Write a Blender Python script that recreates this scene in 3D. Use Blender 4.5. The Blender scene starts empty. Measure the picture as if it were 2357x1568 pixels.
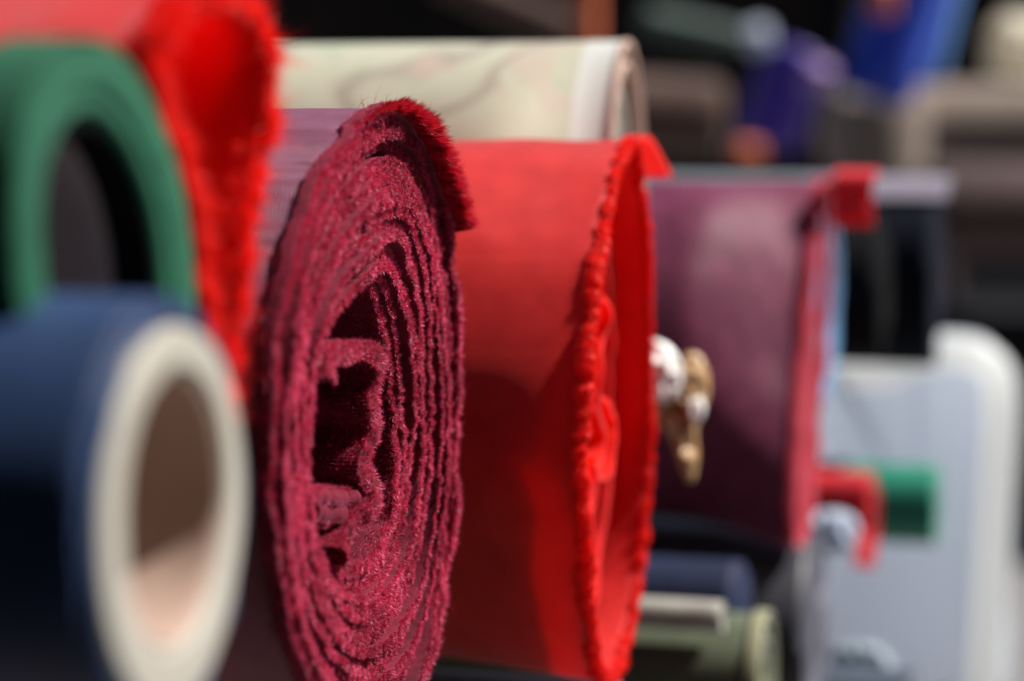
import bpy, math
import numpy as np
from mathutils import Vector, Matrix

rng = np.random.default_rng(7)
SC = bpy.context.scene
COL = SC.collection
R = math.radians

# ------------------------------------------------------------------ camera
CAM = Vector((0, 0, 1.20))
YAW, PITCH = R(14.5), R(-6.0)
LENS, SENS = 50.0, 23.5
W0, H0 = 2356.0, 1568.0            # measuring frame of the photograph
FP = LENS / SENS * W0
fwd = Vector((-math.sin(YAW) * math.cos(PITCH), math.cos(YAW) * math.cos(PITCH), math.sin(PITCH)))
right = Vector((math.cos(YAW), math.sin(YAW), 0))
up = right.cross(fwd)
cam = bpy.data.objects.new('camera', bpy.data.cameras.new('camera'))
COL.objects.link(cam)
rot = Matrix((right, up, -fwd)).transposed().to_4x4()
cam.matrix_world = Matrix.Translation(CAM) @ rot
cam.data.lens = LENS; cam.data.sensor_width = SENS
cam.data.clip_start = 0.02; cam.data.clip_end = 200
cam.data.dof.use_dof = True
cam.data.dof.focus_distance = 0.665
cam.data.dof.aperture_fstop = 3.2
SC.camera = cam

def at(px, py, d):
    return CAM + fwd * d + right * ((px - W0 / 2) / FP * d) + up * (-(py - H0 / 2) / FP * d)
def on_x(px, py, X):
    v = at(px, py, 1.0) - CAM
    p = CAM + v * ((X - CAM.x) / v.x)
    return (p.y, p.z)
def trace(pts, X):
    return np.array([on_x(a, b, X) for a, b in pts])

# ------------------------------------------------------------------ noise
def noise1(s, period, seed=0, octaves=3):
    """smooth 1-D noise, about -1..1"""
    s = np.asarray(s, float); out = np.zeros_like(s); a = 1.0; tot = 0
    for o in range(octaves):
        r = np.random.default_rng(seed * 17 + o)
        tab = r.uniform(-1, 1, 4096)
        x = s / period * (2 ** o) + 1000
        i = np.floor(x).astype(int); f = x - i; f = f * f * (3 - 2 * f)
        out += a * (tab[i % 4096] * (1 - f) + tab[(i + 1) % 4096] * f)
        tot += a; a *= .55
    return out / tot * 1.3
def noise2(u, v, pu, pv, seed=0):
    u = np.asarray(u, float) / pu + 500; v = np.asarray(v, float) / pv + 500
    r = np.random.default_rng(seed); T = r.uniform(-1, 1, (257, 257))
    i = np.floor(u).astype(int); j = np.floor(v).astype(int)
    f = u - i; g = v - j; f = f * f * (3 - 2 * f); g = g * g * (3 - 2 * g)
    a = T[i % 257, j % 257]; b = T[(i + 1) % 257, j % 257]; c = T[i % 257, (j + 1) % 257]; d = T[(i + 1) % 257, (j + 1) % 257]
    return (a * (1 - f) + b * f) * (1 - g) + (c * (1 - f) + d * f) * g

# ------------------------------------------------------------------ meshes
def link(name, me, mat, parent=None, smooth=True):
    o = bpy.data.objects.new(name, me); COL.objects.link(o)
    if mat: me.materials.append(mat)
    if smooth and len(me.polygons): me.polygons.foreach_set('use_smooth', [True] * len(me.polygons))
    if parent:
        o.parent = parent
        o.matrix_parent_inverse = Matrix.Translation(parent.location).inverted()
    return o
class G:
    """collects grids of points and loose triangles into one mesh"""
    def __init__(s): s.V = []; s.F = []; s.U = []; s.n = 0
    def grid(s, P, UV=None, closed=False):
        N, K = P.shape[:2]
        idx = np.arange(N * K).reshape(N, K) + s.n
        if closed: idx = np.vstack([idx, idx[:1]])
        f = np.stack([idx[:-1, :-1], idx[1:, :-1], idx[1:, 1:], idx[:-1, 1:]], -1).reshape(-1, 4)
        s.V.append(P.reshape(-1, 3)); s.F += f.tolist()
        s.U.append((UV if UV is not None else np.zeros((N, K, 2))).reshape(-1, 2)); s.n += N * K
        return idx
    def build(s, name, mat, parent=None, smooth=True):
        me = bpy.data.meshes.new(name)
        V = np.vstack(s.V); me.from_pydata(V.tolist(), [], s.F)
        U = np.vstack(s.U); uv = me.uv_layers.new(name='UVMap')
        li = np.empty(len(me.loops), int); me.loops.foreach_get('vertex_index', li)
        uv.data.foreach_set('uv', U[li].ravel())
        me.update()
        return link(name, me, mat, parent, smooth)

def resample(path, step, closed=False):
    p = np.asarray(path, float)
    if closed: p = np.vstack([p, p[:1]])
    # catmull-rom densify
    n = len(p); out = []
    for i in range(n - 1):
        if closed: p0, p3 = p[(i - 1) % (n - 1)], p[(i + 2) % (n - 1)] if i + 2 != n - 1 else p[0]
        else: p0, p3 = p[max(i - 1, 0)], p[min(i + 2, n - 1)]
        p1, p2 = p[i], p[i + 1]
        for t in np.linspace(0, 1, 16, endpoint=False):
            out.append(.5 * ((2 * p1) + (-p0 + p2) * t + (2 * p0 - 5 * p1 + 4 * p2 - p3) * t * t + (-p0 + 3 * p1 - 3 * p2 + p3) * t ** 3))
    out.append(p[-1]); out = np.array(out)
    d = np.r_[0, np.cumsum(np.linalg.norm(np.diff(out, axis=0), axis=1))]
    m = max(8, int(d[-1] / step)); t = np.linspace(0, d[-1], m + (1 if not closed else 1))
    q = np.stack([np.interp(t, d, out[:, 0]), np.interp(t, d, out[:, 1])], 1)
    if closed: q = q[:-1]; t = t[:-1]
    return q, t
def normals(q, closed):
    if closed: t = np.roll(q, -1, 0) - np.roll(q, 1, 0)
    else: t = np.gradient(q, axis=0)
    t /= np.linalg.norm(t, axis=1, keepdims=True) + 1e-12
    return np.stack([t[:, 1], -t[:, 0]], 1)

def ribbon(g, q, s, th, xe, L, closed=False, wave=None, edge=.9, sag=None, fine=None):
    """cloth of thickness th running back along -X from its cut edge at xe; q is its cross-section (y,z)"""
    N = len(q); th = np.broadcast_to(th, N).astype(float); xe = np.broadcast_to(xe, N).astype(float)
    nrm = normals(q, closed)
    back = fine if fine is not None else np.array([1, .8, .62, .48, .36, .27, .2, .15, .11, .08, .055, .035, .02, .008]) 
    Lv = np.broadcast_to(L, N).astype(float); Lm = float(Lv.max()); xs = -back * Lm
    prof = [(x, 1.0) for x in xs]                    # outer side
    hr = th.mean() / 2
    for a in (60, 30, 0, -30, -60): prof.append((hr * (math.cos(R(a)) - 1) * edge, math.sin(R(a))))
    prof += [(x, -1.0) for x in xs[::-1]]
    K = len(prof); P = np.zeros((N, K, 3)); UV = np.zeros((N, K, 2))
    v = 0
    for k, (x, w) in enumerate(prof):
        off = w * th / 2
        x_ = xe + x * Lv / Lm
        dd = np.zeros(N) if wave is None else wave(s, -x)
        dy = 0
        if isinstance(dd, tuple): dd, dy = dd
        y = q[:, 0] + nrm[:, 0] * (off + dd) + dy; z = q[:, 1] + nrm[:, 1] * (off + dd)
        P[:, k] = np.stack([x_, y, z], 1)
        if k: v += abs(prof[k][0] - prof[k - 1][0]) + 1e-5
        UV[:, k, 0] = s; UV[:, k, 1] = abs(x)
    g.grid(P, UV, closed)
    return nrm

def fibres(P, D, length, width, curl=.25, seed=1):
    """thin slivers standing on points P along directions D, as vertex/face arrays"""
    r = np.random.default_rng(seed); n = len(P)
    D = D / (np.linalg.norm(D, axis=1, keepdims=True) + 1e-9)
    S = np.cross(D, r.normal(size=(n, 3))); S /= np.linalg.norm(S, axis=1, keepdims=True) + 1e-9
    ln = (length * r.uniform(.5, 1.3, n))[:, None]; wd = (width * r.uniform(.6, 1.3, n))[:, None] / 2
    C = r.normal(size=(n, 3)) * curl
    mid = P + D * ln * .55; tip = P + (D + C) * ln
    V = np.stack([P - S * wd, P + S * wd, mid + S * wd * .8, mid - S * wd * .8, tip], 1).reshape(-1, 3)
    b = (np.arange(n) * 5)[:, None]
    F = np.hstack([b, b + 1, b + 2, b + 3]).tolist() + np.hstack([b + 3, b + 2, b + 4]).tolist()
    return V, F
def fibre_mesh(name, chunks, mat, parent):
    V = []; F = []; n = 0
    for v, f in chunks:
        V.append(v); F += [[i + n for i in q] for q in f]; n += len(v)
    me = bpy.data.meshes.new(name); me.from_pydata(np.vstack(V).tolist(), [], F); me.update()
    return link(name, me, mat, parent, smooth=True)

# ------------------------------------------------------------------ materials
def nodes(name):
    m = bpy.data.materials.new(name); m.use_nodes = True
    nt = m.node_tree; nt.nodes.clear()
    return m, nt, nt.nodes, nt.links
def cloth(name, col, col2=None, rough=.75, sheen=.3, sheen_tint=(1, 1, 1), sheen_rough=.4, trans=0.0, trans_col=None, weave=0.0, pitch=.0006,
          spec=.3, bump=.3, mott=90.0, big=9.0, fold=0.0):
    """woven or napped cloth: mottled colour, weave bump, sheen and some light through it"""
    m, nt, N, L = nodes(name)
    out = N.new('ShaderNodeOutputMaterial'); bs = N.new('ShaderNodeBsdfPrincipled')
    tc = N.new('ShaderNodeTexCoord')
    n1 = N.new('ShaderNodeTexNoise'); n1.inputs['Scale'].default_value = mott; n1.inputs['Detail'].default_value = 6
    n2 = N.new('ShaderNodeTexNoise'); n2.inputs['Scale'].default_value = big; n2.inputs['Detail'].default_value = 3
    L.new(tc.outputs['Object'], n1.inputs['Vector']); L.new(tc.outputs['Object'], n2.inputs['Vector'])
    add = N.new('ShaderNodeMath'); add.operation = 'ADD'; L.new(n1.outputs['Fac'], add.inputs[0]); L.new(n2.outputs['Fac'], add.inputs[1])
    mr = N.new('ShaderNodeMapRange'); mr.inputs['From Min'].default_value = .75; mr.inputs['From Max'].default_value = 1.25
    L.new(add.outputs[0], mr.inputs['Value'])
    mx = N.new('ShaderNodeMix'); mx.data_type = 'RGBA'
    c2 = col2 or tuple(min(1, c * 1.25) for c in col)
    mx.inputs['A'].default_value = (*[c * .85 for c in col], 1); mx.inputs['B'].default_value = (*c2, 1)
    L.new(mr.outputs['Result'], mx.inputs['Factor'])
    L.new(mx.outputs['Result'], bs.inputs['Base Color'])
    bs.inputs['Roughness'].default_value = rough
    bs.inputs['Specular IOR Level'].default_value = spec
    bs.inputs['Sheen Weight'].default_value = sheen; bs.inputs['Sheen Roughness'].default_value = sheen_rough
    bs.inputs['Sheen Tint'].default_value = (*sheen_tint, 1)
    hsum = N.new('ShaderNodeMath'); hsum.operation = 'MULTIPLY_ADD'
    n3 = N.new('ShaderNodeTexNoise'); n3.inputs['Scale'].default_value = 700; n3.inputs['Detail'].default_value = 3
    L.new(tc.outputs['Object'], n3.inputs['Vector'])
    L.new(n3.outputs['Fac'], hsum.inputs[0]); hsum.inputs[1].default_value = .5
    if weave:
        uv = N.new('ShaderNodeUVMap')
        sx = N.new('ShaderNodeSeparateXYZ'); L.new(uv.outputs['UV'], sx.inputs[0])
        prod = []
        for ax in ('X', 'Y'):
            a = N.new('ShaderNodeMath'); a.operation = 'MULTIPLY'; a.inputs[1].default_value = 2 * math.pi / pitch; L.new(sx.outputs[ax], a.inputs[0])
            b = N.new('ShaderNodeMath'); b.operation = 'SINE'; L.new(a.outputs[0], b.inputs[0]); prod.append(b)
        pm = N.new('ShaderNodeMath'); pm.operation = 'MAXIMUM'; L.new(prod[0].outputs[0], pm.inputs[0]); L.new(prod[1].outputs[0], pm.inputs[1])
        sc = N.new('ShaderNodeMath'); sc.operation = 'MULTIPLY'; sc.inputs[1].default_value = weave; L.new(pm.outputs[0], sc.inputs[0])
        L.new(sc.outputs[0], hsum.inputs[2])
    else: hsum.inputs[2].default_value = 0
    bp = N.new('ShaderNodeBump'); bp.inputs['Strength'].default_value = bump; bp.inputs['Distance'].default_value = .0006
    L.new(hsum.outputs[0], bp.inputs['Height'])
    last = bp
    if fold:
        nf = N.new('ShaderNodeTexNoise'); nf.inputs['Scale'].default_value = 14; nf.inputs['Detail'].default_value = 2
        mp = N.new('ShaderNodeMapping'); mp.inputs['Scale'].default_value = (1, 1.6, .5); mp.inputs['Rotation'].default_value = (0, .5, 0)
        L.new(tc.outputs['Object'], mp.inputs['Vector']); L.new(mp.outputs[0], nf.inputs['Vector'])
        b2 = N.new('ShaderNodeBump'); b2.inputs['Strength'].default_value = 1; b2.inputs['Distance'].default_value = fold
        L.new(nf.outputs['Fac'], b2.inputs['Height']); L.new(bp.outputs[0], b2.inputs['Normal']); last = b2
    L.new(last.outputs['Normal'], bs.inputs['Normal'])
    if trans:
        tr = N.new('ShaderNodeBsdfTranslucent'); tr.inputs['Color'].default_value = (*(trans_col or col), 1)
        ms = N.new('ShaderNodeMixShader'); ms.inputs[0].default_value = trans
        L.new(bs.outputs[0], ms.inputs[1]); L.new(tr.outputs[0], ms.inputs[2]); L.new(ms.outputs[0], out.inputs['Surface'])
    else: L.new(bs.outputs[0], out.inputs['Surface'])
    return m

RED = (.72, .006, .004)
M = {}
M['velvet'] = cloth('crimson velvet', (.07, .002, .010), (.17, .005, .025), rough=.9, sheen=.15, sheen_tint=(1, .25, .45), sheen_rough=.35, mott=260, big=25, bump=.6)
M['pile'] = cloth('crimson pile', (.17, .002, .018), (.84, .085, .23), rough=.5, sheen=1.0, sheen_tint=(1, .5, .7), sheen_rough=.3, trans=.25, trans_col=(.7, .008, .05), spec=.5, mott=500, big=30, bump=0)
M['pile_red'] = cloth('scarlet pile', (.30, .003, .012), (.55, .01, .04), rough=.4, sheen=.3, sheen_tint=(1, .4, .5), trans=.3, trans_col=(.8, .005, .02), spec=.5, mott=500, bump=0)
M['backing'] = cloth('mauve velvet backing', (.13, .022, .055), (.19, .045, .09), rough=.5, sheen=.2, sheen_tint=(1, .6, .8), sheen_rough=.5, weave=.9, pitch=.0011, spec=.35, bump=.5, fold=.002)
M['red1'] = cloth('bright red velvet cloth', RED, (.8, .02, .015), rough=.6, sheen=1.0, sheen_tint=(1, .65, .7), trans=.5, trans_col=(.95, .006, .002), weave=.6, pitch=.0012, spec=.35, bump=.35, fold=.001)
M['red_thread'] = cloth('red thread', RED, (.85, .03, .02), rough=.5, sheen=.4, sheen_tint=(1, .5, .5), trans=.5, trans_col=(.95, .012, .005), bump=0, mott=300)
M['red2'] = cloth('scarlet cloth', (.62, .006, .008), (.72, .02, .018), rough=.5, sheen=.9, sheen_tint=(1, .55, .5), trans=.32, trans_col=(.95, .006, .002), weave=.5, pitch=.0010, spec=.4, bump=.28, fold=.002)
M['red2_inner'] = cloth('scarlet inner cloth', (.62, .006, .006), rough=.7, trans=.3, trans_col=(.9, .006, .003), sheen=.2)
M['green'] = cloth('green felt', (.007, .075, .038), (.014, .115, .062), rough=.9, sheen=.25, sheen_tint=(.4, 1, .7), mott=200)
M['navy'] = cloth('navy cloth', (.007, .02, .062), (.012, .03, .09), rough=.55, sheen=.6, sheen_tint=(.25, .45, 1), spec=.4)
M['blue_dark'] = cloth('deep blue cloth', (.004, .010, .04), rough=.7, sheen=.1, sheen_tint=(.6, .7, 1))
M['purple'] = cloth('plum satin', (.10, .013, .04), (.15, .023, .06), rough=.6, sheen=.15, sheen_tint=(1, .6, .85), spec=.22, fold=.006, bump=.1)
M['plum_edge'] = cloth('rose selvage', (.38, .022, .045), rough=.7, sheen=.5, sheen_tint=(1, .5, .6), trans=.3, trans_col=(.8, .03, .07))
M['tagred'] = cloth('red cotton', (.62, .015, .03), rough=.7, trans=.3, trans_col=(.9, .02, .03))
M['charcoal'] = cloth('charcoal cloth', (.018, .018, .026), (.03, .03, .04), rough=.5, sheen=.5, sheen_tint=(.8, .8, 1), spec=.5)
M['slate'] = cloth('slate blue cloth', (.035, .05, .075), rough=.5, sheen=.6, sheen_tint=(.8, .9, 1), spec=.5)
M['inkblue'] = cloth('dark ink blue cloth', (.004, .006, .012), rough=.9, sheen=.02, sheen_tint=(.9, .85, 1), spec=.1)
M['lavender'] = cloth('lavender top highlight', (.15, .13, .17), rough=.7)
M['greyblue'] = cloth('pale grey blue cloth', (.22, .27, .32), rough=.8)
M['steel'] = cloth('steel blue cloth', (.06, .16, .30), rough=.6)
M['teal'] = cloth('dull teal cloth', (.05, .11, .11), rough=.6, sheen=.5)
M['olive'] = cloth('olive cloth', (.07, .085, .05), rough=.6, sheen=.4)
M['olive_edge'] = cloth('pale olive lining', (.19, .19, .115), rough=.8)
M['palegrey'] = cloth('pale grey cloth', (.30, .29, .26), rough=.8)
M['palewhite'] = cloth('white cloth', (.40, .46, .58), rough=.7, trans=.2)
M['emerald'] = cloth('emerald cloth', (.0, .16, .10), rough=.55, sheen=.5, sheen_tint=(.6, 1, .8), spec=.4)
M['taupe'] = cloth('taupe cloth', (.17, .13, .105), rough=.9)
M['purpleblue'] = cloth('violet cloth', (.03, .008, .22), rough=.5, sheen=.4, sheen_tint=(.8, .6, 1), spec=.5)
M['lilac'] = cloth('lilac cloth', (.22, .13, .36), rough=.6)
M['royal'] = cloth('royal blue cloth', (.002, .03, .36), rough=.6, sheen=.15, sheen_tint=(.5, .8, 1), spec=.5)
M['royal_lit_side'] = cloth('sunlit royal blue', (.06, .18, .42), rough=.6)
M['orange'] = cloth('orange cloth', (.40, .075, .02), rough=.7)
M['creamcloth'] = cloth('cream cloth', (.88, .80, .66), rough=.8, trans=.5)
M['bottle'] = cloth('bottle green cloth', (.02, .045, .035), rough=.6, sheen=.5)
M['maroonblack'] = cloth('dark maroon cloth', (.045, .022, .02), rough=.8)
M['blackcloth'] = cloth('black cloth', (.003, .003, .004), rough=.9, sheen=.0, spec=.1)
M['browncloth'] = cloth('brown cloth', (.06, .03, .022), rough=.8)

def simple(name, col, rough=.7, spec=.4, scale=60, vary=.8, bump=.2, bdist=.001):
    m, nt, N, L = nodes(name)
    out = N.new('ShaderNodeOutputMaterial'); bs = N.new('ShaderNodeBsdfPrincipled'); tc = N.new('ShaderNodeTexCoord')
    n = N.new('ShaderNodeTexNoise'); n.inputs['Scale'].default_value = scale; n.inputs['Detail'].default_value = 7
    L.new(tc.outputs['Object'], n.inputs['Vector'])
    mx = N.new('ShaderNodeMix'); mx.data_type = 'RGBA'
    mx.inputs['A'].default_value = (*[c * vary for c in col], 1); mx.inputs['B'].default_value = (*[min(1, c * (2 - vary)) for c in col], 1)
    L.new(n.outputs['Fac'], mx.inputs['Factor']); L.new(mx.outputs['Result'], bs.inputs['Base Color'])
    bs.inputs['Roughness'].default_value = rough; bs.inputs['Specular IOR Level'].default_value = spec
    bp = N.new('ShaderNodeBump'); bp.inputs['Strength'].default_value = bump; bp.inputs['Distance'].default_value = bdist
    L.new(n.outputs['Fac'], bp.inputs['Height']); L.new(bp.outputs[0], bs.inputs['Normal'])
    L.new(bs.outputs[0], out.inputs['Surface'])
    return m
M['tube_white'] = simple('pale cardboard', (.36, .34, .295), .6, .4, 40, .92)
M['card'] = simple('brown cardboard', (.40, .28, .23), .8, .3, 50, .85)
M['card_dark'] = simple('grey brown cardboard', (.36, .28, .24), .8, .3, 50, .85)
M['plastic'] = simple('white plastic', (.68, .70, .74), .35, .5, 8, .95)
M['plastic_rim'] = simple('white plastic rim', (.82, .84, .84), .3, .5, 8, .97)
for k_ in ('plastic', 'plastic_rim'):
    nt_ = M[k_].node_tree; b_ = [n for n in nt_.nodes if n.type == 'BSDF_PRINCIPLED'][0]; o_ = [n for n in nt_.nodes if n.type == 'OUTPUT_MATERIAL'][0]
    t_ = nt_.nodes.new('ShaderNodeBsdfTranslucent'); t_.inputs['Color'].default_value = (.85, .90, .98, 1) if k_ == 'plastic' else (.98, .98, .96, 1); m_ = nt_.nodes.new('ShaderNodeMixShader'); m_.inputs[0].default_value = .6
    nt_.links.new(b_.outputs[0], m_.inputs[1]); nt_.links.new(t_.outputs[0], m_.inputs[2]); nt_.links.new(m_.outputs[0], o_.inputs['Surface'])
M['film'] = simple('clear wrapping film', (.80, .80, .78), .4, .5, 60, .8, .8, .004)
M['brownwrap'] = simple('brown wrapping', (.36, .21, .09), .35, .6, 55, .55, .8, .004)
M['ground'] = simple('grey paving', (.17, .165, .17), .9, .3, 3, .75, .5, .01)
M['wall'] = simple('dark stall back', (.012, .009, .008), .95, .1, 3, .5)
M['wood'] = simple('table wood', (.16, .10, .06), .7, .3, 20, .7)

def floral():
    m, nt, N, L = nodes('cream floral print')
    out = N.new('ShaderNodeOutputMaterial'); bs = N.new('ShaderNodeBsdfPrincipled'); tc = N.new('ShaderNodeTexCoord')
    uv = N.new('ShaderNodeUVMap'); sx = N.new('ShaderNodeSeparateXYZ'); L.new(uv.outputs['UV'], sx.inputs[0])
    base = None
    def blend(prev, color, fac, first=None):
        mx = N.new('ShaderNodeMix'); mx.data_type = 'RGBA'
        if prev is None: mx.inputs['A'].default_value = first
        else: L.new(prev, mx.inputs['A'])
        mx.inputs['B'].default_value = color; L.new(fac, mx.inputs['Factor']); return mx.outputs['Result']
    def band(scale, seed, lo, hi, dist=2.0, detail=2):
        n = N.new('ShaderNodeTexNoise'); n.noise_dimensions = '4D'; n.inputs['W'].default_value = seed
        n.inputs['Scale'].default_value = scale; n.inputs['Detail'].default_value = detail; n.inputs['Distortion'].default_value = dist
        L.new(tc.outputs['Object'], n.inputs['Vector'])
        r = N.new('ShaderNodeValToRGB'); e = r.color_ramp.elements
        e[0].position = lo - .03; e[0].color = (0, 0, 0, 1); e[1].position = lo; e[1].color = (1, 1, 1, 1)
        a = e.new(hi); a.color = (1, 1, 1, 1); b = e.new(hi + .03); b.color = (0, 0, 0, 1)
        L.new(n.outputs['Fac'], r.inputs['Fac']); return r.outputs['Color']
    c = blend(None, (.34, .36, .25, 1), band(16, 1.3, .58, .95, 1), (.40, .39, .285, 1))
    c = blend(c, (.40, .34, .26, 1), band(13, 8.1, .64, .95, 1))
    c = blend(c, (.28, .24, .18, 1), band(9, 4.2, .60, .61, 1.2))
    c = blend(c, (.40, .30, .24, 1), band(20, 6.2, .72, .90, .5))
    # unprinted white margin near the cut edge
    mg = N.new('ShaderNodeMapRange'); mg.inputs['From Min'].default_value = .0165; mg.inputs['From Max'].default_value = .0155
    L.new(sx.outputs['Y'], mg.inputs['Value'])
    c = blend(c, (.52, .53, .49, 1), mg.outputs['Result'])
    L.new(c, bs.inputs['Base Color']); bs.inputs['Roughness'].default_value = .6; bs.inputs['Sheen Weight'].default_value = .2
    L.new(bs.outputs[0], out.inputs['Surface']); return m
M['floral'] = floral()

# ------------------------------------------------------------------ things
def thing(name, label, cat, loc, group=None):
    o = bpy.data.objects.new(name, None); COL.objects.link(o); o.location = loc; o.empty_display_size = .02
    o['label'] = label; o['category'] = cat
    if group: o['group'] = group
    return o
def part_at(o): return o
ROLLS = 'fabric rolls piled on the stall table'
FAR = 'blurred fabric rolls on the stall behind'

def polar(path, c):
    d = path - c; a = np.arctan2(d[:, 1], d[:, 0]); r = np.hypot(d[:, 0], d[:, 1])
    i = np.argsort(a); a = a[i]; r = r[i]
    A = np.r_[a - 2 * math.pi, a, a + 2 * math.pi]; Rr = np.r_[r, r, r]
    return lambda t: np.interp(((t + math.pi) % (2 * math.pi)) - math.pi, A, Rr)

def rounding(q, c, ay, reach, shift=0.0):
    """how far the body swells from the flattened end contour towards a fuller oval"""
    n = normals(q, True); az = np.ptp(q[:, 1]) / 2; cz = (q[:, 1].max() + q[:, 1].min()) / 2; cy = (q[:, 0].max() + q[:, 0].min()) / 2 + shift
    h = np.clip((q[:, 1] - cz) / az, -1, 1); yt = ay * np.sqrt(np.clip(1 - h * h, 0, 1)); near = q[:, 0] < c[0] + (q[:, 1] - cz) * 0
    d = np.where(n[:, 0] * np.sign(((q - q.mean(0)) * n).sum(1)) < 0, (cy - yt) - q[:, 0], (cy + yt) - q[:, 0])
    k = 15; ker = np.ones(k) / k; d = np.convolve(np.r_[d[-k:], d, d[:k]], ker, 'same')[k:-k]
    def f(dist):
        t = np.clip(dist / reach, 0, 1); return d * (t * t * (3 - 2 * t))
    return f
# ---------- 1. crimson velvet roll (in focus)
XC = -0.2
outer_px = [(905, 262), (960, 300), (1000, 400), (1020, 520), (1033, 650), (1041, 800), (1042, 950), (1038, 1100), (1025, 1250), (1005, 1400), (975, 1530), (930, 1620), (860, 1680), (780, 1650), (710, 1560), (668, 1450), (640, 1300), (627, 1150), (624, 1000), (632, 850), (652, 700), (684, 560), (725, 450), (778, 360), (840, 290)]
inner_px = [(882, 660), (905, 720), (922, 800), (930, 900), (934, 1000), (930, 1100), (915, 1200), (895, 1235), (862, 1285), (815, 1300), (775, 1270), (752, 1190), (742, 1050), (742, 900), (752, 815), (778, 750), (828, 700)]
co, _ = resample(trace(outer_px, XC), .001, True); ci, _ = resample(trace(inner_px, XC), .001, True)
cen = np.array(on_x(828, 985, XC)); Ro, Ri = polar(co, cen), polar(ci, cen)
crim = thing('fabric_roll', 'crimson velvet roll with its spiral end and frayed free edge in sharp focus', 'fabric roll', (XC, cen[0], cen[1] - .09), ROLLS)
TURNS = 16
n_t = 620
T = np.linspace(0, TURNS, int(TURNS * n_t)); th_a = math.pi * .62 - T * 2 * math.pi      # clockwise spiral outwards
turn = T
def prof_gap(f): return f
fr = T / TURNS
ang = th_a
# uneven packing: several layers bunch together, others stand apart
base_f = fr + .012 * np.sin(fr * 2 * math.pi * 2.3 + .7 * np.sin(ang)) + .010 * noise2(ang % (2 * math.pi) , T, .8, 1.0, 5)
width = Ro(ang) - Ri(ang)
rad = Ri(ang) + width * np.clip(base_f, 0, 1) * .985
rad += .0006 * noise2(ang, T, .25, .9, 8) * (1 - fr * .55) + .0016 * noise2(ang, T, .7, 2.6, 9) * (1 - fr * .7)
# ragged crumple of the innermost turns
rad += .0012 * noise2(ang, T, .12, .7, 11) * np.exp(-fr * 5) * .4
q = np.stack([cen[0] + rad * np.cos(ang), cen[1] + rad * np.sin(ang)], 1)
s = np.r_[0, np.cumsum(np.linalg.norm(np.diff(q, axis=0), axis=1))]
pitch_l = width / TURNS
th = pitch_l * (.90 + .12 * noise2(ang, T, .9, 1.3, 21) - np.clip(np.cos(ang) * 1.6, 0, 1) * (.66 * (np.abs(T - 11.8) < .5) + .5 * (np.abs(T - 8.7) < .5) + .4 * (np.abs(T - 13.1) < .5)))
th = np.clip(th, .0011, .0055)
bundle = noise1(T, 1.15, 33, 2)
xe = XC + .0014 * bundle + .0010 * noise2(ang, T, .5, .8, 41) + .0034 * noise2(ang, T, 1.1, 2.2, 44) + .0006 * noise1(s, .006, 5, 2) + .0006 * noise1(s, .0018, 6, 2)
xe -= .0040 * np.clip(1 - fr * 2.0, 0, 1)                                    # the heart sits a little deeper
xe += .003 * np.clip(fr - .93, 0, 1) / .07
fineL = np.array([1, .6, .35, .2, .1, .05, .02, .006])
g = G()
ribbon(g, q, s, th, xe, .20, fine=fineL, edge=.35)
# crumpled loop in the heart of the roll
core_px = [(752, 880), (760, 838), (784, 815), (814, 818), (845, 806), (868, 826), (874, 880), (866, 930), (876, 980), (865, 1040), (858, 1080), (870, 1120), (860, 1165), (838, 1200), (818, 1240), (797, 1285)]
qc, sc_ = resample(trace(core_px, XC + .001), .0006)
nc = normals(qc, False)
ker_ = np.ones(9) / 9; sm_ = lambda v: np.convolve(np.r_[[v[0]] * 4, v, [v[-1]] * 4], ker_, 'valid')
qc = qc + nc * (.0006 * noise1(sc_, .010, 70, 2))[:, None]
qc = np.stack([sm_(qc[:, 0]), sm_(qc[:, 1])], 1)
thc = sm_(sm_(.0042 + .0032 * np.abs(nc[:, 0]) + .0008 * noise1(sc_, .009, 71, 2)))
xc = XC + .001 + .0030 * noise1(sc_, .016, 72, 3) + .0008 * noise1(sc_, .003, 73, 2)
ribbon(g, qc, sc_, thc, xc, .2, fine=fineL)
fold_px = [(754, 1150), (785, 1146), (815, 1150), (850, 1148)]
qf, sf = resample(trace(fold_px, XC), .0006)
ribbon(g, qf, sf, .0050, XC - .003 + .001 * noise1(sf, .005, 75, 2), .2, fine=fineL)
fold2 = [(758, 1180), (790, 1186), (822, 1182)]
qf2, sf2 = resample(trace(fold2, XC), .0006)
ribbon(g, qf2, sf2, .006, XC - .003 + .001 * noise1(sf2, .005, 76, 2), .2, fine=fineL)
g.build('rolled_layers', M['velvet'], crim)

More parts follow.
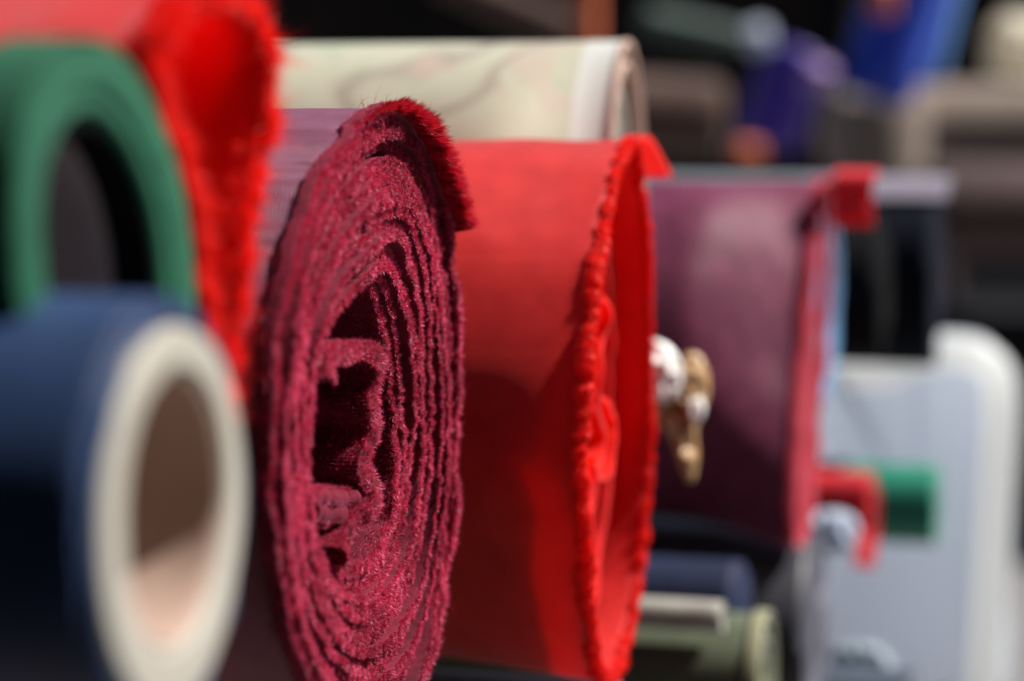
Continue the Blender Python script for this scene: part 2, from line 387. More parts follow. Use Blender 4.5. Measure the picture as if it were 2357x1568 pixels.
# velvet pile: real little fibres on every cut edge
def edge_fibres(q, s, th, xe, n, length, width, seed, spread=.7, out=0.0, closed=False, back=0.0):
    r = np.random.default_rng(seed); N = len(q); i = np.clip(np.searchsorted(s, s[0] + r.uniform(0, 1, n) * (s[-1] - s[0])), 0, N - 1)
    nr = normals(q, closed)[i]; nr = nr * np.sign(((q[i] - q.mean(0)) * nr).sum(1) + 1e-9)[:, None]; w = r.uniform(-1, 1, n); thv = np.broadcast_to(th, N)[i]; xv = np.broadcast_to(xe, N)[i]
    hr = np.mean(thv) / 2
    if back >= .01: w = np.where(r.uniform(0, 1, n) < .5, np.sign(w), w)
    xo = xv + hr * (np.sqrt(np.clip(1 - w * w, 0, 1)) - 1) * .4 - r.uniform(0, 1, n) ** 2 * back
    P = np.stack([xo, q[i, 0] + nr[:, 0] * w * thv / 2, q[i, 1] + nr[:, 1] * w * thv / 2], 1)
    D = np.stack([np.full(n, .8), nr[:, 0] * (w * .8 + out), nr[:, 1] * (w * .8 + out)], 1) + r.normal(size=(n, 3)) * spread * .5
    # clumps: nearby fibres lean the same way
    cl = np.stack([noise1(s[i], .004, seed + 1, 2), noise1(s[i], .004, seed + 2, 2), noise1(s[i], .004, seed + 3, 2)], 1)
    return fibres(P, D + cl * .55, length, width, seed=seed)
# more fibres on the visible far/inner turns
kk = T < 1.15
ch = [edge_fibres(q[kk], s[kk], th[kk], xe[kk], 30000, .0013, .00019, 107, .6, back=.010), edge_fibres(q, s, th, xe, 280000, .0010, .00021, 100, .6), edge_fibres(q, s, th, xe, 5000, .0017, .00010, 101, .9),
      edge_fibres(qc, sc_, thc, xc, 34000, .0014, .00019, 102, .6, back=.012), edge_fibres(qf, sf, .0050, XC - .004, 12000, .0013, .00019, 103, back=.012),
      edge_fibres(qf2, sf2, .006, XC - .005, 12000, .0013, .00019, 104, back=.012)]
fibre_mesh('velvet_pile', ch, M['pile'], crim)

# the mauve woven backing wrapped round the outside, its edge uneven
start = math.pi * .60
a2 = np.linspace(start, start - 2 * math.pi, 900)
q2 = np.stack([cen[0] + (Ro(a2) + .0012) * np.cos(a2), cen[1] + (Ro(a2) + .0012) * np.sin(a2)], 1)
s2 = np.r_[0, np.cumsum(np.linalg.norm(np.diff(q2, axis=0), axis=1))]
xe2 = XC + .0015 + .0016 * noise1(s2, .012, 81, 3)
g = G(); ribbon(g, q2, s2, .0012, xe2 - .004, .42, wave=lambda s_, d: .0009 * noise2(s_, np.full_like(s_, d), .03, .02, 90)); g.build('backing_cloth', M['backing'], crim)
fr_ch = [edge_fibres(q2, s2, .0022, xe2, 70000, .0018, .00022, 110, .9, out=.7, back=.0045), edge_fibres(q2, s2, .003, xe2 - .002, 500, .006, .00014, 111, 1.0, out=.5, back=.006)]
# dark red selvage under the fringe
Q2O = cen + (q2 - cen) * 1.012
g = G(); ribbon(g, Q2O, s2, .0026, xe2, .0035, fine=np.array([1, .5, .2, .05])); g.build('selvage', M['velvet'], crim)
fibre_mesh('fringe', fr_ch, M['pile'], crim)

# the free end that stands away from the roll at the top, pile outwards
flap_px = [(846, 285), (872, 262), (900, 254), (930, 268), (958, 302), (984, 350), (1006, 405), (1028, 470), (1046, 538)]
XF = XC + .002
qp, sp = resample(trace(flap_px, XF), .0004)
npn = normals(qp, False)
sgn = -1 if (npn[len(npn) // 2] @ (np.array(on_x(1090, 300, XF)) - qp[len(qp) // 2])) < 0 else 1
u_ = sp / sp[-1]
Lf = .003 + .008 * np.clip(u_ * 2.2 - .3, 0, 1)
g = G(); ribbon(g, qp, sp, .0012, XF + .0006 * noise1(sp, .004, 121, 2), Lf, fine=np.array([1, .8, .6, .4, .2, .05]))
g.build('free_end_cloth', M['velvet'], crim)
r = np.random.default_rng(130); n = 20000
grow = np.clip(.12 + u_ * 1.8, .12, 1.0)
i = r.integers(0, len(qp), n); dpt = r.uniform(0, 1, n) ** 2 * Lf[i] * .35
P = np.stack([XF - dpt, qp[i, 0] + npn[i, 0] * sgn * .0007, qp[i, 1] + npn[i, 1] * sgn * .0007], 1)
tang = np.gradient(qp, axis=0); tang /= np.linalg.norm(tang, axis=1, keepdims=True)
lift = r.uniform(.0, .6, n)
D = np.stack([np.full(n, 1.0), npn[i, 0] * sgn * lift + tang[i, 0] * .12, npn[i, 1] * sgn * lift + tang[i, 1] * .12], 1) + r.normal(size=(n, 3)) * .05
cl = np.stack([noise1(sp[i], .0013, 131, 1), noise1(sp[i], .0013, 132, 1), noise1(sp[i], .0013, 133, 1)], 1)
V, F = fibres(P, D + cl * .33, .0074, .00042, .07, 134)
k = np.repeat(grow[i], 5)[:, None]; V = np.repeat(P, 5, 0) + (V - np.repeat(P, 5, 0)) * k
fibre_mesh('free_end_pile', [(V, F)], M['pile_red'], crim)

# ---------- 2. red roll at the upper left, loose open end
XR1 = -0.188
p1 = [(530, -14), (580, 14), (606, 90), (618, 190), (614, 300), (596, 400), (570, 520), (554, 650), (543, 780), (533, 880), (518, 945), (500, 870), (480, 750), (462, 630), (448, 510), (428, 410), (392, 300), (362, 200), (362, 110), (400, 40), (465, -4)]
q, s = resample(trace(p1, XR1), .0006, True)
c1 = q.mean(0)
red1 = thing('fabric_roll', 'bright red roll at the upper left, loose frayed end hanging to a point', 'fabric roll', (XR1, c1[0], c1[1] - .06), ROLLS)
xe = XR1 + .0018 * noise1(s, .009, 201, 3) + .0007 * noise1(s, .0025, 202, 2)
wv = lambda s_, d: (.0016 * noise2(s_, np.full_like(s_, d), .02, .012, 203)) * min(1, d / .004 + .4)
g = G(); ribbon(g, q, s, .0011, xe, .42, True, wave=wv); g.build('outer_cloth', M['red1'], red1)
qi = c1 + (q - c1) * .82
g = G(); ribbon(g, qi, s, .003, XR1 - .024 + .001 * noise1(s, .01, 204, 2), .3, True)
qi2 = c1 + (q - c1) * .66; ribbon(g, qi2, s, .003, XR1 - .026, .3, True)
qi3 = c1 + (q - c1) * .50; ribbon(g, qi3, s, .003, XR1 - .025, .3, True)
qi4 = c1 + (q - c1) * .30; ribbon(g, qi4, s, .004, XR1 - .027, .3, True)
g.build('rolled_layers', M['red1'], red1)
ch = [edge_fibres(q, s, .0034, xe, 24000, .0034, .00030, 210, .9, closed=True, back=.0065), edge_fibres(q, s, .003, xe, 1200, .0075, .00028, 211, 1.4, closed=True, back=.002)]
fibre_mesh('frayed_edge', ch, M['red_thread'], red1)

# ---------- 3. scarlet roll right of the crimson one
XR2 = -0.163
p2 = [(1446, 330), (1418, 385), (1392, 490), (1368, 610), (1352, 750), (1341, 900), (1334, 1050), (1336, 1200), (1345, 1350), (1358, 1470), (1378, 1556), (1408, 1552), (1440, 1470), (1464, 1350), (1481, 1200), (1490, 1050), (1493, 900), (1491, 750), (1485, 600), (1477, 480), (1467, 390), (1458, 342)]
q, s = resample(trace(p2, XR2), .0008, True); c2 = q.mean(0)
red2 = thing('fabric_roll', 'scarlet roll beside the crimson one, hollow flattened end with a ruffled rim', 'fabric roll', (XR2, c2[0], c2[1] - .1), ROLLS)
xe = XR2 + .0008 * noise1(s, .01, 301, 3)
rd2 = rounding(q, c2, .074, .075, .014)
wv2 = lambda s_, d: (.0006 * noise2(s_, np.full_like(s_, d), .03, .02, 303), rd2(d))
g = G(); ribbon(g, q, s, .0016, xe + .0002, .46, True, wave=wv2, fine=np.array([1, .6, .35, .25, .18, .15, .13, .11, .09, .075, .06, .045, .03, .02, .01])); g.build('outer_cloth', M['red2'], red2)
# ruffled selvage: a curled, gathered cord of cloth round the rim
near = s / s[-1]
g = G()
nr = normals(q, True); K = 12
zz = (q[:, 0] - c2[0]) / np.ptp(q[:, 0]) * 2
rr = (.0015 - .0005 * zz + .0005 * noise1(s, .009, 310, 2) + .00025 * noise1(s, .0022, 311, 2) + .00012 * np.sin(s / .0040 * 2 * math.pi + 9 * noise1(s, .03, 311, 2)))
ctr = q + nr * (.0008 * noise1(s, .005, 312, 2))[:, None]
P = np.zeros((len(q), K + 1, 3))
for k in range(K + 1):
    a = 2 * math.pi * k / K
    P[:, k, 0] = xe + rr * 1.7 * np.cos(a) + .0007 * noise1(s, .003, 313, 2)
    P[:, k, 1] = ctr[:, 0] + nr[:, 0] * rr * .85 * np.sin(a); P[:, k, 2] = ctr[:, 1] + nr[:, 1] * rr * .85 * np.sin(a)
g.grid(P, None, True); g.build('ruffled_selvage', M['red_thread'], red2)
nf = 26000; r = np.random.default_rng(350); ii = r.integers(0, len(q), nf); aa = r.uniform(-1.9, 1.9, nf)
Pf = np.stack([xe[ii] + rr[ii] * 1.7 * np.cos(aa), ctr[ii, 0] + nr[ii, 0] * rr[ii] * .85 * np.sin(aa), ctr[ii, 1] + nr[ii, 1] * rr[ii] * .85 * np.sin(aa)], 1)
Df = np.stack([np.cos(aa), nr[ii, 0] * np.sin(aa), nr[ii, 1] * np.sin(aa)], 1) + r.normal(size=(nf, 3)) * .5 + np.stack([noise1(s[ii], .004, 351 + k_, 2) for k_ in range(3)], 1)
fibre_mesh('frayed_edge', [fibres(Pf, Df, .0013, .00030, seed=352)], M['red_thread'], red2)
# recessed inner turns
g = G()
for kf, dx, sd in ((.93, .0135, 1), (.80, .012, 2), (.66, .016, 3), (.5, .014, 4), (.33, .017, 5)):
    cc = c2 + np.array([.0, -.0]); qi = cc + (q - cc) * kf
    qi = qi + nr * (.001 * noise1(s, .02, 320 + sd, 2))[:, None]
    ribbon(g, qi, s, .0032, XR2 - dx + .0015 * noise1(s, .02, 330 + sd, 2), .3, True, wave=(lambda s_, d, k_=kf, x_=dx: (0, rd2(d + x_) * k_)))
g.build('rolled_layers', M['red2_inner'], red2)
# crumpled tuft inside the mouth
tuft = [(1372, 650), (1392, 700), (1398, 760), (1388, 830), (1384, 900), (1400, 930), (1416, 965), (1412, 1020), (1402, 1080), (1382, 1098), (1362, 1060)]
qt, st = resample(trace(tuft, XR2 - .004), .0008)
g = G(); ribbon(g, qt, st, .0030 + .0008 * noise1(st, .01, 341, 2), XR2 - .004 + .002 * noise1(st, .012, 340, 2), .03)
tuft2 = [(1366, 900), (1385, 960), (1396, 1000), (1390, 1050), (1370, 1075)]
qt, st = resample(trace(tuft2, XR2 - .006), .0008); ribbon(g, qt, st, .004, XR2 - .006, .03)
g.build('inner_tuft', M['red_thread'], red2)
# free corner curling out at the top
fl = [(1458, 330), (1474, 318), (1497, 320), (1512, 342), (1528, 372), (1545, 403)]
qt, st = resample(trace(fl, XR2 + .001), .0008)
g = G(); ribbon(g, qt, st, .0022, XR2 + .001, .005 + .010 * st / st[-1]); g.build('free_corner', M['red_thread'], red2)

# ---------- generic roll: layered cloth ring round a tube
def roll(label, px, py, rpx, depth, mat, core_f=.35, tube=None, L=.45, group=ROLLS, proud=0.0, core_proud=-.002, sy=1.0, seed=0, cat='fabric roll', solid=False, layers=4, edge=None, name='fabric_roll', lip=.003):
    E = at(px, py, depth); Rr = rpx * depth / FP
    t = thing(name, label, cat, (E.x, E.y, E.z - Rr), group)
    a = np.linspace(0, 2 * math.pi, 181)[:-1]
    g = G(); g2 = G() if edge else None
    thk = Rr * (1 - core_f) / layers
    for k in range(layers):
        rk = Rr - thk * (k + .5)
        wob = 1 + .012 * noise1(a * rk, Rr * .6, seed + k, 2)
        wob[-20:] += (wob[0] - wob[-1]) * np.linspace(0, 1, 20)
        q = np.stack([E.y + rk * wob * np.cos(a) * sy, E.z + rk * wob * np.sin(a)], 1)
        ribbon(g2 if (edge and k == 0 and False) else g, q, a * rk, thk * .97, E.x - lip * (k % 2) * .6 + .0006 * noise1(a * rk, .01, seed + 9 + k, 2), L, True)
    g.build('cloth', mat, t)
    if edge:
        ge = G(); rk = Rr + .0006
        q = np.stack([E.y + rk * np.cos(a) * sy, E.z + rk * np.sin(a)], 1); ribbon(ge, q, a * rk, .002, E.x + .001, .006, True, fine=np.array([1, .5, .1])); ge.build('cloth_edge', edge, t)
    rc = Rr * core_f
    if rc > .003:
        tm = tube or M['card']
        q = np.stack([E.y + rc * .86 * np.cos(a) * sy, E.z + rc * .86 * np.sin(a)], 1)
        gc = G(); ribbon(gc, q, a * rc, rc * .26, E.x + core_proud, L, True); gc.build('core_tube', tm, t)
    return t

# ---------- 4. navy roll on its thick pale tube, nearest the camera
def tube_roll():
    X0 = -0.159
    E = on_x(413, 1192, X0); d = (Vector((X0, E[0], E[1])) - CAM).dot(fwd); Rr = 450 * d / FP
    t = thing('fabric_roll', 'navy blue roll wound on a thick pale tube, nearest at the lower left', 'fabric roll', (X0, E[0], E[1] - Rr), ROLLS)
    a = np.linspace(0, 2 * math.pi, 241)[:-1]
    g = G(); ro, ri = Rr, Rr * .715
    K = []
    rb = (ro - ri) * .14
    # rounded wall profile
    for u in np.linspace(0, 1, 6): K.append((-.40 * (1 - u) ** 2 - rb, ro))
    for b in np.linspace(90, 0, 7)[1:]: K.append((-rb + rb * math.cos(R(b)), ro - rb + rb * math.sin(R(b))))
    for b in np.linspace(0, -90, 7): K.append((-rb + rb * math.cos(R(b)), ri + rb + rb * math.sin(R(b))))
    for u in np.linspace(0, 1, 6)[1:]: K.append((-rb - .40 * u ** 2, ri))
    P = np.zeros((len(a), len(K), 3))
    for k, (x, r_) in enumerate(K):
        w = 1 + .010 * np.sin(2 * a + 1) + .006 * np.sin(3 * a) + .004 * np.sin(7 * a + 2)
        P[:, k] = np.stack([np.full_like(a, X0 + x), E[0] + r_ * w * np.cos(a) * .90, E[1] + r_ * w * np.sin(a) + (.0018 if k > 11 else 0)], 1)
    g.grid(P, None, True); g.build('core_tube', M['tube_white'], t)
    g = G()
    # brown paper lining with a loose overlap inside the tube
    a2 = np.linspace(.2, 2 * math.pi + .7, 200); rl = ri * (.972 - .03 * np.clip((a2 - 5.2) / 1.7, 0, 1))
    q = np.stack([E[0] + rl * .9 * np.cos(a2 + 2.6), E[1] + rl * np.sin(a2 + 2.6) + .0018], 1)
    ribbon(g, q, a2 * ri, .0008, X0 - rb * .75, .36); g.build('tube_lining', M['card'], t)
    g = G()
    for k in range(3):
        rk = Rr + .0012 + .0012 * k; q = np.stack([E[0] + rk * .90 * np.cos(a), E[1] + rk * np.sin(a) + .0004 * k], 1)
        ribbon(g, q, a * rk, .00115, X0 - .0008 - .0012 * k + .001 * noise1(a * rk, .01, 400 + k, 2), .4, True)
    g.build('cloth', M['navy'], t)
tube_roll()

# ---------- 5. green felt roll, hollow
def green_roll():
    X0 = -0.182
    E = on_x(264, 622, X0); d = (Vector((X0, E[0], E[1])) - CAM).dot(fwd); Rr = 524 * d / FP
    t = thing('fabric_roll', 'green felt roll with a thick hollow ring end, resting above the navy roll', 'fabric roll', (X0, E[0], E[1] - Rr), ROLLS)
    a = np.linspace(0, 2 * math.pi, 241)[:-1]
    g = G()
    for (r0, w, dx, LL) in ((.895, .21, 0, .015), (.85, .16, .012, .4), (.74, .15, .001, .4)):
        rk = Rr * r0; wob = 1 + .012 * np.sin(2 * a + r0 * 5) + .008 * noise1(np.sin(a / 2) * .1, .02, 77, 2)
        q = np.stack([E[0] + rk * wob * (.88 * np.cos(a) - .22 * np.sin(a)), E[1] + rk * wob * np.sin(a)], 1)
        ribbon(g, q, a * rk, Rr * w * 1.02, X0 - dx, LL, True, fine=np.array([1, .8, .62, .48, .36, .27, .2, .15, .11, .08, .05, .02]))
    # loose end of the outer turn
    a3 = np.linspace(2.0, 3.5, 80); rk = Rr * (1.01 + .06 * ((a3 - 2) / 1.5) ** 2)
    q = np.stack([E[0] + rk * (.88 * np.cos(a3) - .22 * np.sin(a3)), E[1] + rk * np.sin(a3)], 1); ribbon(g, q, a3 * rk, .0035, X0 - .016, .38)
    g.build('cloth', M['green'], t)
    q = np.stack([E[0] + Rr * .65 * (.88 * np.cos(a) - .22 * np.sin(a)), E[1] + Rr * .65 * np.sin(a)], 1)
    g = G(); ribbon(g, q, a * Rr * .5, .002, X0 - .003, .009, True); g.build('shade_ring', M['blackcloth'], t)  # black ring paints the shade just inside the roll's mouth
    g = G(); ribbon(g, q, a * Rr * .5, .0022, X0 - .0122, .3, True); g.build('core_tube', M['card_dark'], t)
green_roll()

# ---------- 6. cream printed roll behind
def cream_roll():
    dp = .955; E = at(1440, 568, dp); Rr = 466 * dp / FP
    t = thing('fabric_roll', 'cream roll with a faint floral print, its white margin and brown rim showing', 'fabric roll', (E.x, E.y, E.z - Rr), ROLLS)
    a = np.linspace(0, 2 * math.pi, 241)[:-1]
    q = np.stack([E.y + Rr * .46 * np.cos(a), E.z + Rr * np.sin(a)], 1)
    rdc = rounding(q, q.mean(0), Rr * .95, .05, .01)
    g = G(); ribbon(g, q, a * Rr, .0015, E.x, .55, True, wave=lambda s_, d: (0, rdc(d)), fine=np.array([1, .5, .25, .15, .11, .09, .07, .055, .04, .03, .02, .01, .004])); g.build('cloth', M['floral'], t)
    g = G()
    for k, f in enumerate((.975, .95, .92, .80, .76, .72, .66, .6, .5, .4, .3, .2, .12)):
        q = np.stack([E.y + Rr * .46 * f * np.cos(a), E.z + Rr * f * np.sin(a)], 1); ribbon(g, q, a * Rr, .008 if k > 2 else .0035, E.x - .003 - .0004 * k, .01, True)
    g.build('rolled_layers', M['palegrey'], t)
    g = G()
    q = np.stack([E.y + Rr * .89 * .46 * np.cos(a), E.z + Rr * .89 * np.sin(a)], 1); ribbon(g, q, a * Rr, .003, E.x + .001, .5, True)
    q = np.stack([E.y + Rr * 1.0 * .46 * np.cos(a), E.z + Rr * 1.0 * np.sin(a)], 1); ribbon(g, q, a * Rr, .0025, E.x + .0015, .003, True, fine=np.array([1, .5, .1]))
    g.build('core_tube', M['card'], t)
cream_roll()

# ---------- 7. plum roll
XP = at(1872, 800, 1.12).x
pp = [(1897, 424), (1885, 500), (1874, 620), (1862, 800), (1850, 950), (1839, 1100), (1834, 1236), (1852, 1240), (1872, 1120), (1888, 980), (1902, 800), (1910, 620), (1914, 500), (1910, 428)]
q, s = resample(trace(pp, XP), .0012, True); c3 = q.mean(0)
plum = thing('fabric_roll', 'plum satin roll with rippled top and a rose red cut edge', 'fabric roll', (XP, c3[0], c3[1] - .09), ROLLS)
rd3 = rounding(q, c3, .085, .06, .02)
wv3 = lambda s_, d: (.0016 * noise2(s_, np.full_like(s_, d), .05, .025, 503), rd3(d))
g = G(); ribbon(g, q, s, .002, XP - .003, .5, True, wave=wv3, fine=np.linspace(1, 0.01, 60)); g.build('outer_cloth', M['purple'], plum)
g = G(); ribbon(g, q, s, .0035, XP + .0005 + .0015 * noise1(s, .02, 501, 2), .006, True, fine=np.array([1, .5, .1])); g.build('selvage', M['plum_edge'], plum)
g = G()
for f in (.85, .65, .4): ribbon(g, c3 + (q - c3) * f, s, .006, XP - .004, .012 if f > .5 else .3, True)
g.build('rolled_layers', M['plum_edge'], plum)
XQ = at(2008, 460, 1.12).x; YQ = at(2008, 460, 1.12).y
zq = [at(2008, yy, 1.12).z for yy in (402, 396, 402, 425, 455, 490, 522)]
qt, st = resample(np.array(list(zip([YQ + .05, YQ + .02, YQ + .004, YQ, YQ + .002, YQ - .001, YQ + .001], zq))), .0008)
g = G(); ribbon(g, qt, st, .002, XQ + .0015 * noise1(st, .01, 555, 2), .021); g.build('free_corner', M['tagred'], plum)

# ---------- 8. lower and farther rolls of the same pile
roll('charcoal roll lying below the plum roll, longest to the right', 1893, 1465, 238, 1.14, M['charcoal'], .1, tube=M['charcoal'], layers=1, lip=0, seed=1)
roll('deep blue roll in front of the charcoal one, below the plum roll', 1722, 1392, 102, 1.04, M['blue_dark'], .1, tube=M['blue_dark'], layers=1, lip=0, seed=2)
roll('pale grey roll on top of the olive roll at the bottom', 1665, 1420, 36, .965, M['palegrey'], .3, seed=3)
roll('olive roll with a pale lined edge at the bottom edge of the picture', 1762, 1562, 150, .99, M['olive'], .4, edge=M['olive_edge'], tube=M['olive_edge'], seed=4)
roll('slate blue roll just showing beneath the scarlet roll', 1420, 1880, 310, .84, M['slate'], .3, seed=5)
roll('dull teal roll just showing above the plum roll', 1858, 650, 245, 1.24, M['teal'], .3, tube=M['teal'], seed=6)
roll('steel blue roll seen as a thin strip behind the rose edge of the plum roll', 1908, 690, 250, 1.22, M['steel'], .3, tube=M['steel'], seed=7)
ink = roll('ink blue roll with a pale lit top, right of the plum roll', 2168, 630, 216, 1.42, M['inkblue'], .1, tube=M['inkblue'], layers=1, lip=0, seed=8)
roll('black roll standing out behind the steel blue strip', 2046, 660, 160, 1.32, M['blackcloth'], .1, tube=M['blackcloth'], layers=1, lip=0, seed=9)
roll('emerald green roll in front of the white container', 2160, 1162, 92, 1.40, M['emerald'], .3, tube=M['emerald'], seed=10, L=.12)
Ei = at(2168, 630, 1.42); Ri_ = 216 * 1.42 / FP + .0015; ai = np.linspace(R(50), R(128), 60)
g = G(); ribbon(g, np.stack([Ei.y + Ri_ * np.cos(ai), Ei.z + Ri_ * np.sin(ai)], 1), ai * Ri_, .002, Ei.x + .004, .3); g.build('top_highlight', M['lavender'], ink)  # pale strip paints the lit highlight along the roll's top
t = roll('small red roll with a hanging strip beside the emerald roll', 2006, 1145, 58, 1.30, M['tagred'], .3, tube=M['tagred'], seed=11, L=.10)
hs = [(2004, 1100), (2016, 1130), (2017, 1200), (2012, 1260), (2008, 1305)]
X9 = at(2004, 1145, 1.30).x
qt, st = resample(trace(hs, X9), .001); g = G(); ribbon(g, qt, st, .002, X9 + .001, .012); g.build('hanging_strip', M['tagred'], t)

roll('dark slate roll along the bottom edge, right of the olive roll', 2110, 1650, 110, 1.20, M['slate'], .3, seed=13)


# ---------- 9. crumpled wrapping between scarlet and plum rolls; white container
def inflate(g, pts, depth, thick, nz=.15, seed=0, power=.5, nr_=26):
    c = np.mean(np.array(pts, float), 0)
    q, s = resample(np.array(pts, float), 6, True)
    N = len(q); rs = np.linspace(0.0, 1, nr_)
    for sg in (1, -1):
        P = np.zeros((N, nr_, 3))
        for k, f in enumerate(rs):
            d = depth - sg * thick * (1 - f ** 4) ** power
            x = c[0] + (q[:, 0] - c[0]) * f; y = c[1] + (q[:, 1] - c[1]) * f
            dn = depth * 0 + nz * thick * noise2(x, y, 16, 22, seed) * (1 - f ** 6) * (1 if sg > 0 else -1)
            for i in range(N):
                p = at(x[i], y[i], d - dn[i]); P[i, k] = p
        g.grid(P, None, True)
cp = at(1560, 930, .94)
wrap = thing('wrapping', 'crumpled clear film and brown wrapping poking out beside the scarlet roll', 'wrapping', (cp.x, cp.y, cp.z - .03))
g = G(); inflate(g, [(1470, 790), (1500, 780), (1545, 800), (1570, 850), (1560, 905), (1530, 925), (1480, 910), (1462, 850)], .935, .004, .8, 3)
inflate(g, [(1585, 925), (1612, 915), (1622, 945), (1606, 975), (1585, 965)], .938, .004, .3, 5)
g.build('clear_film', M['film'], wrap)
g = G(); inflate(g, [(1560, 830), (1585, 812), (1612, 818), (1632, 865), (1630, 920), (1605, 985), (1607, 1050), (1596, 1108), (1575, 1100), (1548, 1030), (1520, 975), (1480, 950), (1480, 905), (1540, 915), (1568, 870)], .947, .009, .5, 4)
g.build('brown_wrap', M['brownwrap'], wrap)

wp = at(2120, 1500, 1.75)
cont = thing('container', 'tall white plastic container with stepped shoulder and thick rounded rim', 'container', (wp.x, wp.y, wp.z))
def slab(g, pts, d0, d1, bev=.012):
    q, s = resample(np.array(pts, float), 8, True); c = q.mean(0); n = normals(q, True)
    if ((q + n * 5 - c) ** 2).sum() < ((q - c) ** 2).sum(): n = -n
    b = bev / d0 * FP
    prof = [(0.0, d0, True), (-b, d0, False), (-b * .3, d0 + bev * .3, False), (0, d0 + bev, False), (0, d1 - bev, False), (-b * .3, d1 - bev * .3, False), (-b, d1, False), (0, d1, True)]
    P = np.zeros((len(q), len(prof), 3))
    for k, (o, d, ce) in enumerate(prof):
        p = np.tile(c, (len(q), 1)) if ce else q + n * o
        # keep true size with depth: scale about the axis so that the slab's sides run straight back
        for i in range(len(q)):
            w = at(p[i, 0], p[i, 1], d0); P[i, k] = w + fwd * (d - d0)
    g.grid(P, None, True)
g = G(); slab(g, [(1898, 900), (1925, 850), (1965, 826), (2050, 822), (2068, 782), (2120, 768), (2200, 765), (2270, 775), (2310, 808), (2338, 860), (2342, 1000), (2325, 1250), (2300, 1640), (1900, 1640), (1893, 1200)], 1.62, 1.80, .02)
g.build('body', M['plastic'], cont)
rim = [(1930, 862), (2060, 850), (2140, 815), (2230, 812), (2285, 845), (2302, 900), (2300, 1020), (2285, 1250), (2262, 1620)]
q, s = resample(np.array(rim, float), 8); K = 10; P = np.zeros((len(q), K + 1, 3)); n = normals(q, False)
for k in range(K + 1):
    a = 2 * math.pi * k / K
    for i in range(len(q)):
        P[i, k] = at(q[i, 0] + n[i, 0] * 38 * math.cos(a), q[i, 1] + n[i, 1] * 38 * math.cos(a), 1.615) + fwd * (-.022 * math.sin(a))
g = G(); g.grid(P); g.build('rim', M['plastic_rim'], cont)

# ---------- 10. the stall behind: leaning and lying rolls far out of focus
def leaning(label, a_px, b_px, rpx, depth, mat, endmat=None, name='fabric_roll', both=True, group=FAR):
    A = at(*a_px, depth); B = at(*b_px, depth + .02); ax = (B - A); Ln = ax.length; ax.normalize(); rad = rpx * depth / FP
    sd = ax.cross(fwd).normalized(); s2_ = ax.cross(sd)
    t = thing(name, label, 'fabric roll', A, group)
    prof = [(0, .25), (0, .85), (.04, .97), (.1, 1)] + [(u, 1) for u in (.3, .5, .7)] + [(.9, 1), (.96, .97), (1, .85), (1, .25)]
    P = np.zeros((64, len(prof), 3))
    for i in range(64):
        a = 2 * math.pi * i / 64
        for k, (u, r_) in enumerate(prof):
            uu = u
            P[i, k] = A + ax * (Ln * uu) + (sd * math.cos(a) + s2_ * math.sin(a)) * rad * r_ * (1 + .02 * math.sin(5 * a + 4 * u))
    g = G(); g.grid(P, None, True); g.build('cloth', mat, t)
    g = G(); P = np.zeros((40, 6, 3))
    for i in range(40):
        a = 2 * math.pi * i / 40
        for k, (u, r_) in enumerate([(-.02, .0), (-.02, .2), (-.02, .28), (.3, .28), (.3, .1), (.3, 0)]):
            P[i, k] = A + ax * (Ln * u) + (sd * math.cos(a) + s2_ * math.sin(a)) * rad * r_
    g.grid(P, None, True); g.build('core_tube', endmat or M['card'], t)
    return t
D1 = 3.2
def bundle_(label, pts, depth, mat, seed):
    c = np.mean(np.array(pts), 0); p = at(c[0], c[1], depth)
    t = thing('cloth_bundle', label, 'cloth bundle', (p.x, p.y, p.z - .01))
    g = G(); inflate(g, pts, depth, .012, .35, seed); g.build('folded_cloth', mat, t)
bundle_('small pale blue bundle tucked below the small red roll', [(1850, 1195), (1885, 1176), (1935, 1175), (1970, 1195), (1976, 1235), (1950, 1268), (1900, 1275), (1858, 1250)], 1.21, M['palewhite'], 31)
bundle_('low grey blue bundle at the bottom, right of the charcoal roll', [(1915, 1500), (1960, 1480), (2010, 1482), (2050, 1510), (2062, 1560), (1990, 1580), (1920, 1570)], 1.24, M['greyblue'], 32)
leaning('royal blue roll leaning at the top right', (2150, -190), (2010, 225), 90, D1, M['royal'])
leaning('lighter blue strip for the sunlit right side of the royal blue roll', (2225, -200), (2130, 190), 34, D1 + .05, M['royal_lit_side'])  # lighter blue cylinder stands in for the royal roll's sunlit side
leaning('violet roll leaning at the centre of the background', (1838, 110), (1762, 335), 78, D1, M['purpleblue'])
leaning('lilac roll end beside the top of the violet roll', (1892, 150), (1872, 205), 32, D1 - .2, M['lilac'])
leaning('bottle green roll lying near the top of the background', (1480, 45), (1700, 95), 36, D1, M['bottle'])
leaning('pale blue roll end at the tip of the bottle green roll', (1742, 65), (1748, 108), 30, D1 - .1, M['palewhite'])
leaning('orange roll standing upright behind the cream printed roll', (1352, -160), (1352, 160), 30, 2.6, M['orange'])
leaning('orange roll end beside the top of the royal blue roll', (2035, -40), (2032, 34), 28, D1 - .3, M['orange'])
leaning('small burnt orange roll end under the violet roll', (1690, 350), (1745, 352), 26, D1 - .1, M['orange'])
leaning('cream roll with a rounded end at the right edge, top', (2288, 100), (2560, 130), 72, D1 - .2, M['creamcloth'])
leaning('taupe roll lying across the right of the background', (1900, 300), (2700, 305), 108, D1 + .4, M['taupe'])
leaning('taupe roll standing above the red corner of the plum roll', (2030, 230), (2010, 620), 105, D1 + .3, M['taupe'])
leaning('dark maroon roll lying under the taupe roll at the right', (2120, 480), (2800, 490), 110, D1 + .2, M['maroonblack'])
leaning('charcoal roll lying lowest at the right, above the container', (2200, 640), (2800, 650), 80, D1 + .3, M['charcoal'])
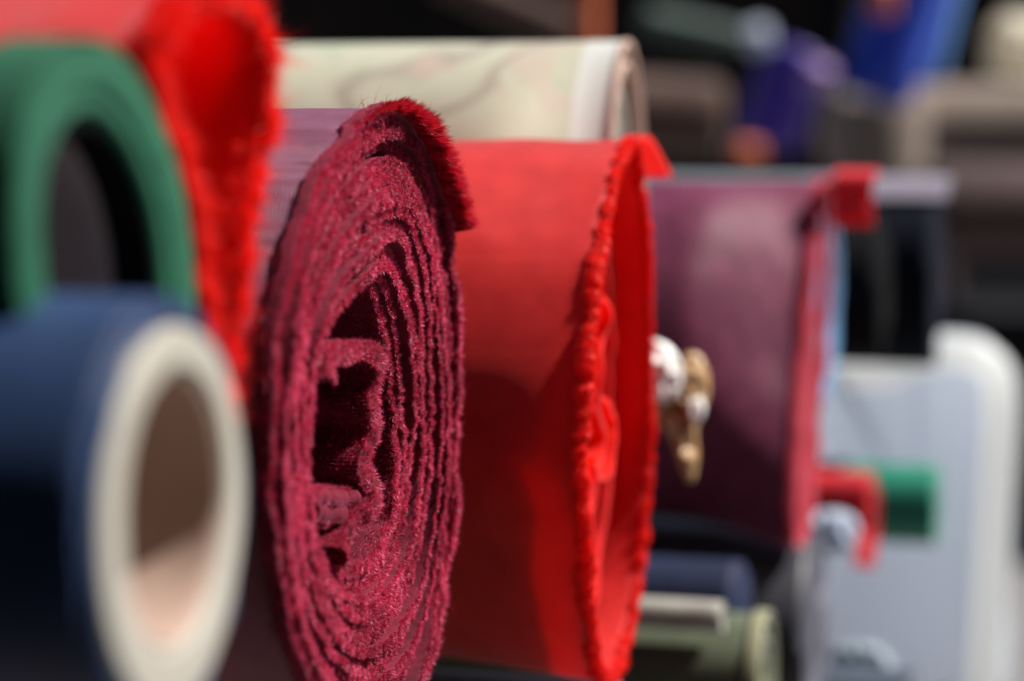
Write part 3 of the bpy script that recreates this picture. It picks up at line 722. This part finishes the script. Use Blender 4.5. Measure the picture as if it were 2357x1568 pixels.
leaning('brown roll lying behind the top corner of the scarlet roll', (1250, 250), (1660, 270), 90, D1 + .1, M['browncloth'])
leaning('dark reddish roll slanting across the top left of the background', (1000, -60), (1310, 70), 40, D1, M['browncloth'])
leaning('black roll leaning between the violet and royal blue rolls', (1960, -180), (1900, 200), 50, D1 + .3, M['blackcloth'])

# ---------- setting
def box(g, x0, x1, y0, y1, z0, z1):
    pts = np.array([[x0, y0], [x1, y0], [x1, y1], [x0, y1]], float); P = np.zeros((4, 4, 3)); c = pts.mean(0)
    for k, (cc, z) in enumerate([(1, z0), (0, z0), (0, z1), (1, z1)]):
        p = np.tile(c, (4, 1)) if cc else pts
        P[:, k, :2] = p; P[:, k, 2] = z
    g.grid(P, None, True)
g = G(); box(g, -60, 60, -60, 60, -.1, 0); o = g.build('ground', M['ground'], smooth=False); o['kind'] = 'structure'
g = G(); box(g, -9, 9, 6.5, 6.7, .0, 2.6); o = g.build('wall', M['wall'], smooth=False); o['kind'] = 'structure'
g = G(); box(g, -6, 6, -3.2, -3.0, 0, 5.0); o = g.build('wall', M['wall'], smooth=False); o['kind'] = 'structure'  # unseen, added behind the camera to cut sky light from the front
g = G(); box(g, -2.8, 2.8, -3.0, .42, 1.72, 1.75); o = g.build('sky_blocker', M['wall'], smooth=False); o['kind'] = 'structure'  # unseen dark sheet added overhead to hold back sky fill
tb = thing('stall_table', 'wooden stall table under the pile of fabric rolls', 'table', (-.4, .9, 0))
g = G(); box(g, -.75, -.20, .25, 1.5, .80, .83); g.build('table_top', M['wood'], tb, False)
for (x, y) in ((-.72, .3), (-.23, .3), (-.72, 1.45), (-.23, 1.45)):
    g = G(); box(g, x - .02, x + .02, y - .02, y + .02, .0, .80); g.build('leg', M['wood'], tb, False)

# ------------------------------------------------------------------ light
sd = Vector((.62, .20, .80)).normalized()      # towards the sun
w = bpy.data.worlds.new('World'); SC.world = w; w.use_nodes = True
nt = w.node_tree; nt.nodes.clear()
sky = nt.nodes.new('ShaderNodeTexSky'); sky.sky_type = 'NISHITA'; sky.sun_disc = False
sky.sun_elevation = math.asin(sd.z); sky.sun_rotation = math.atan2(sd.x, sd.y)
bg = nt.nodes.new('ShaderNodeBackground'); bg.inputs['Strength'].default_value = .05
wo = nt.nodes.new('ShaderNodeOutputWorld'); nt.links.new(sky.outputs[0], bg.inputs[0]); nt.links.new(bg.outputs[0], wo.inputs[0])
sun = bpy.data.objects.new('sun', bpy.data.lights.new('sun', 'SUN')); COL.objects.link(sun)
sun.data.energy = 5.0; sun.data.angle = R(.5); sun.data.color = (1, .95, .88)
sun.rotation_euler = sd.to_track_quat('Z', 'Y').to_euler()

vs = SC.view_settings; vs.view_transform = 'Standard'; vs.look = 'None'; vs.gamma = 1; vs.exposure = 0.75; vs.use_curve_mapping = False
SC.render.engine = 'CYCLES'
try: SC.cycles.use_denoising = True
except Exception: pass
SC.cycles.max_bounces = 8; SC.cycles.transparent_max_bounces = 4
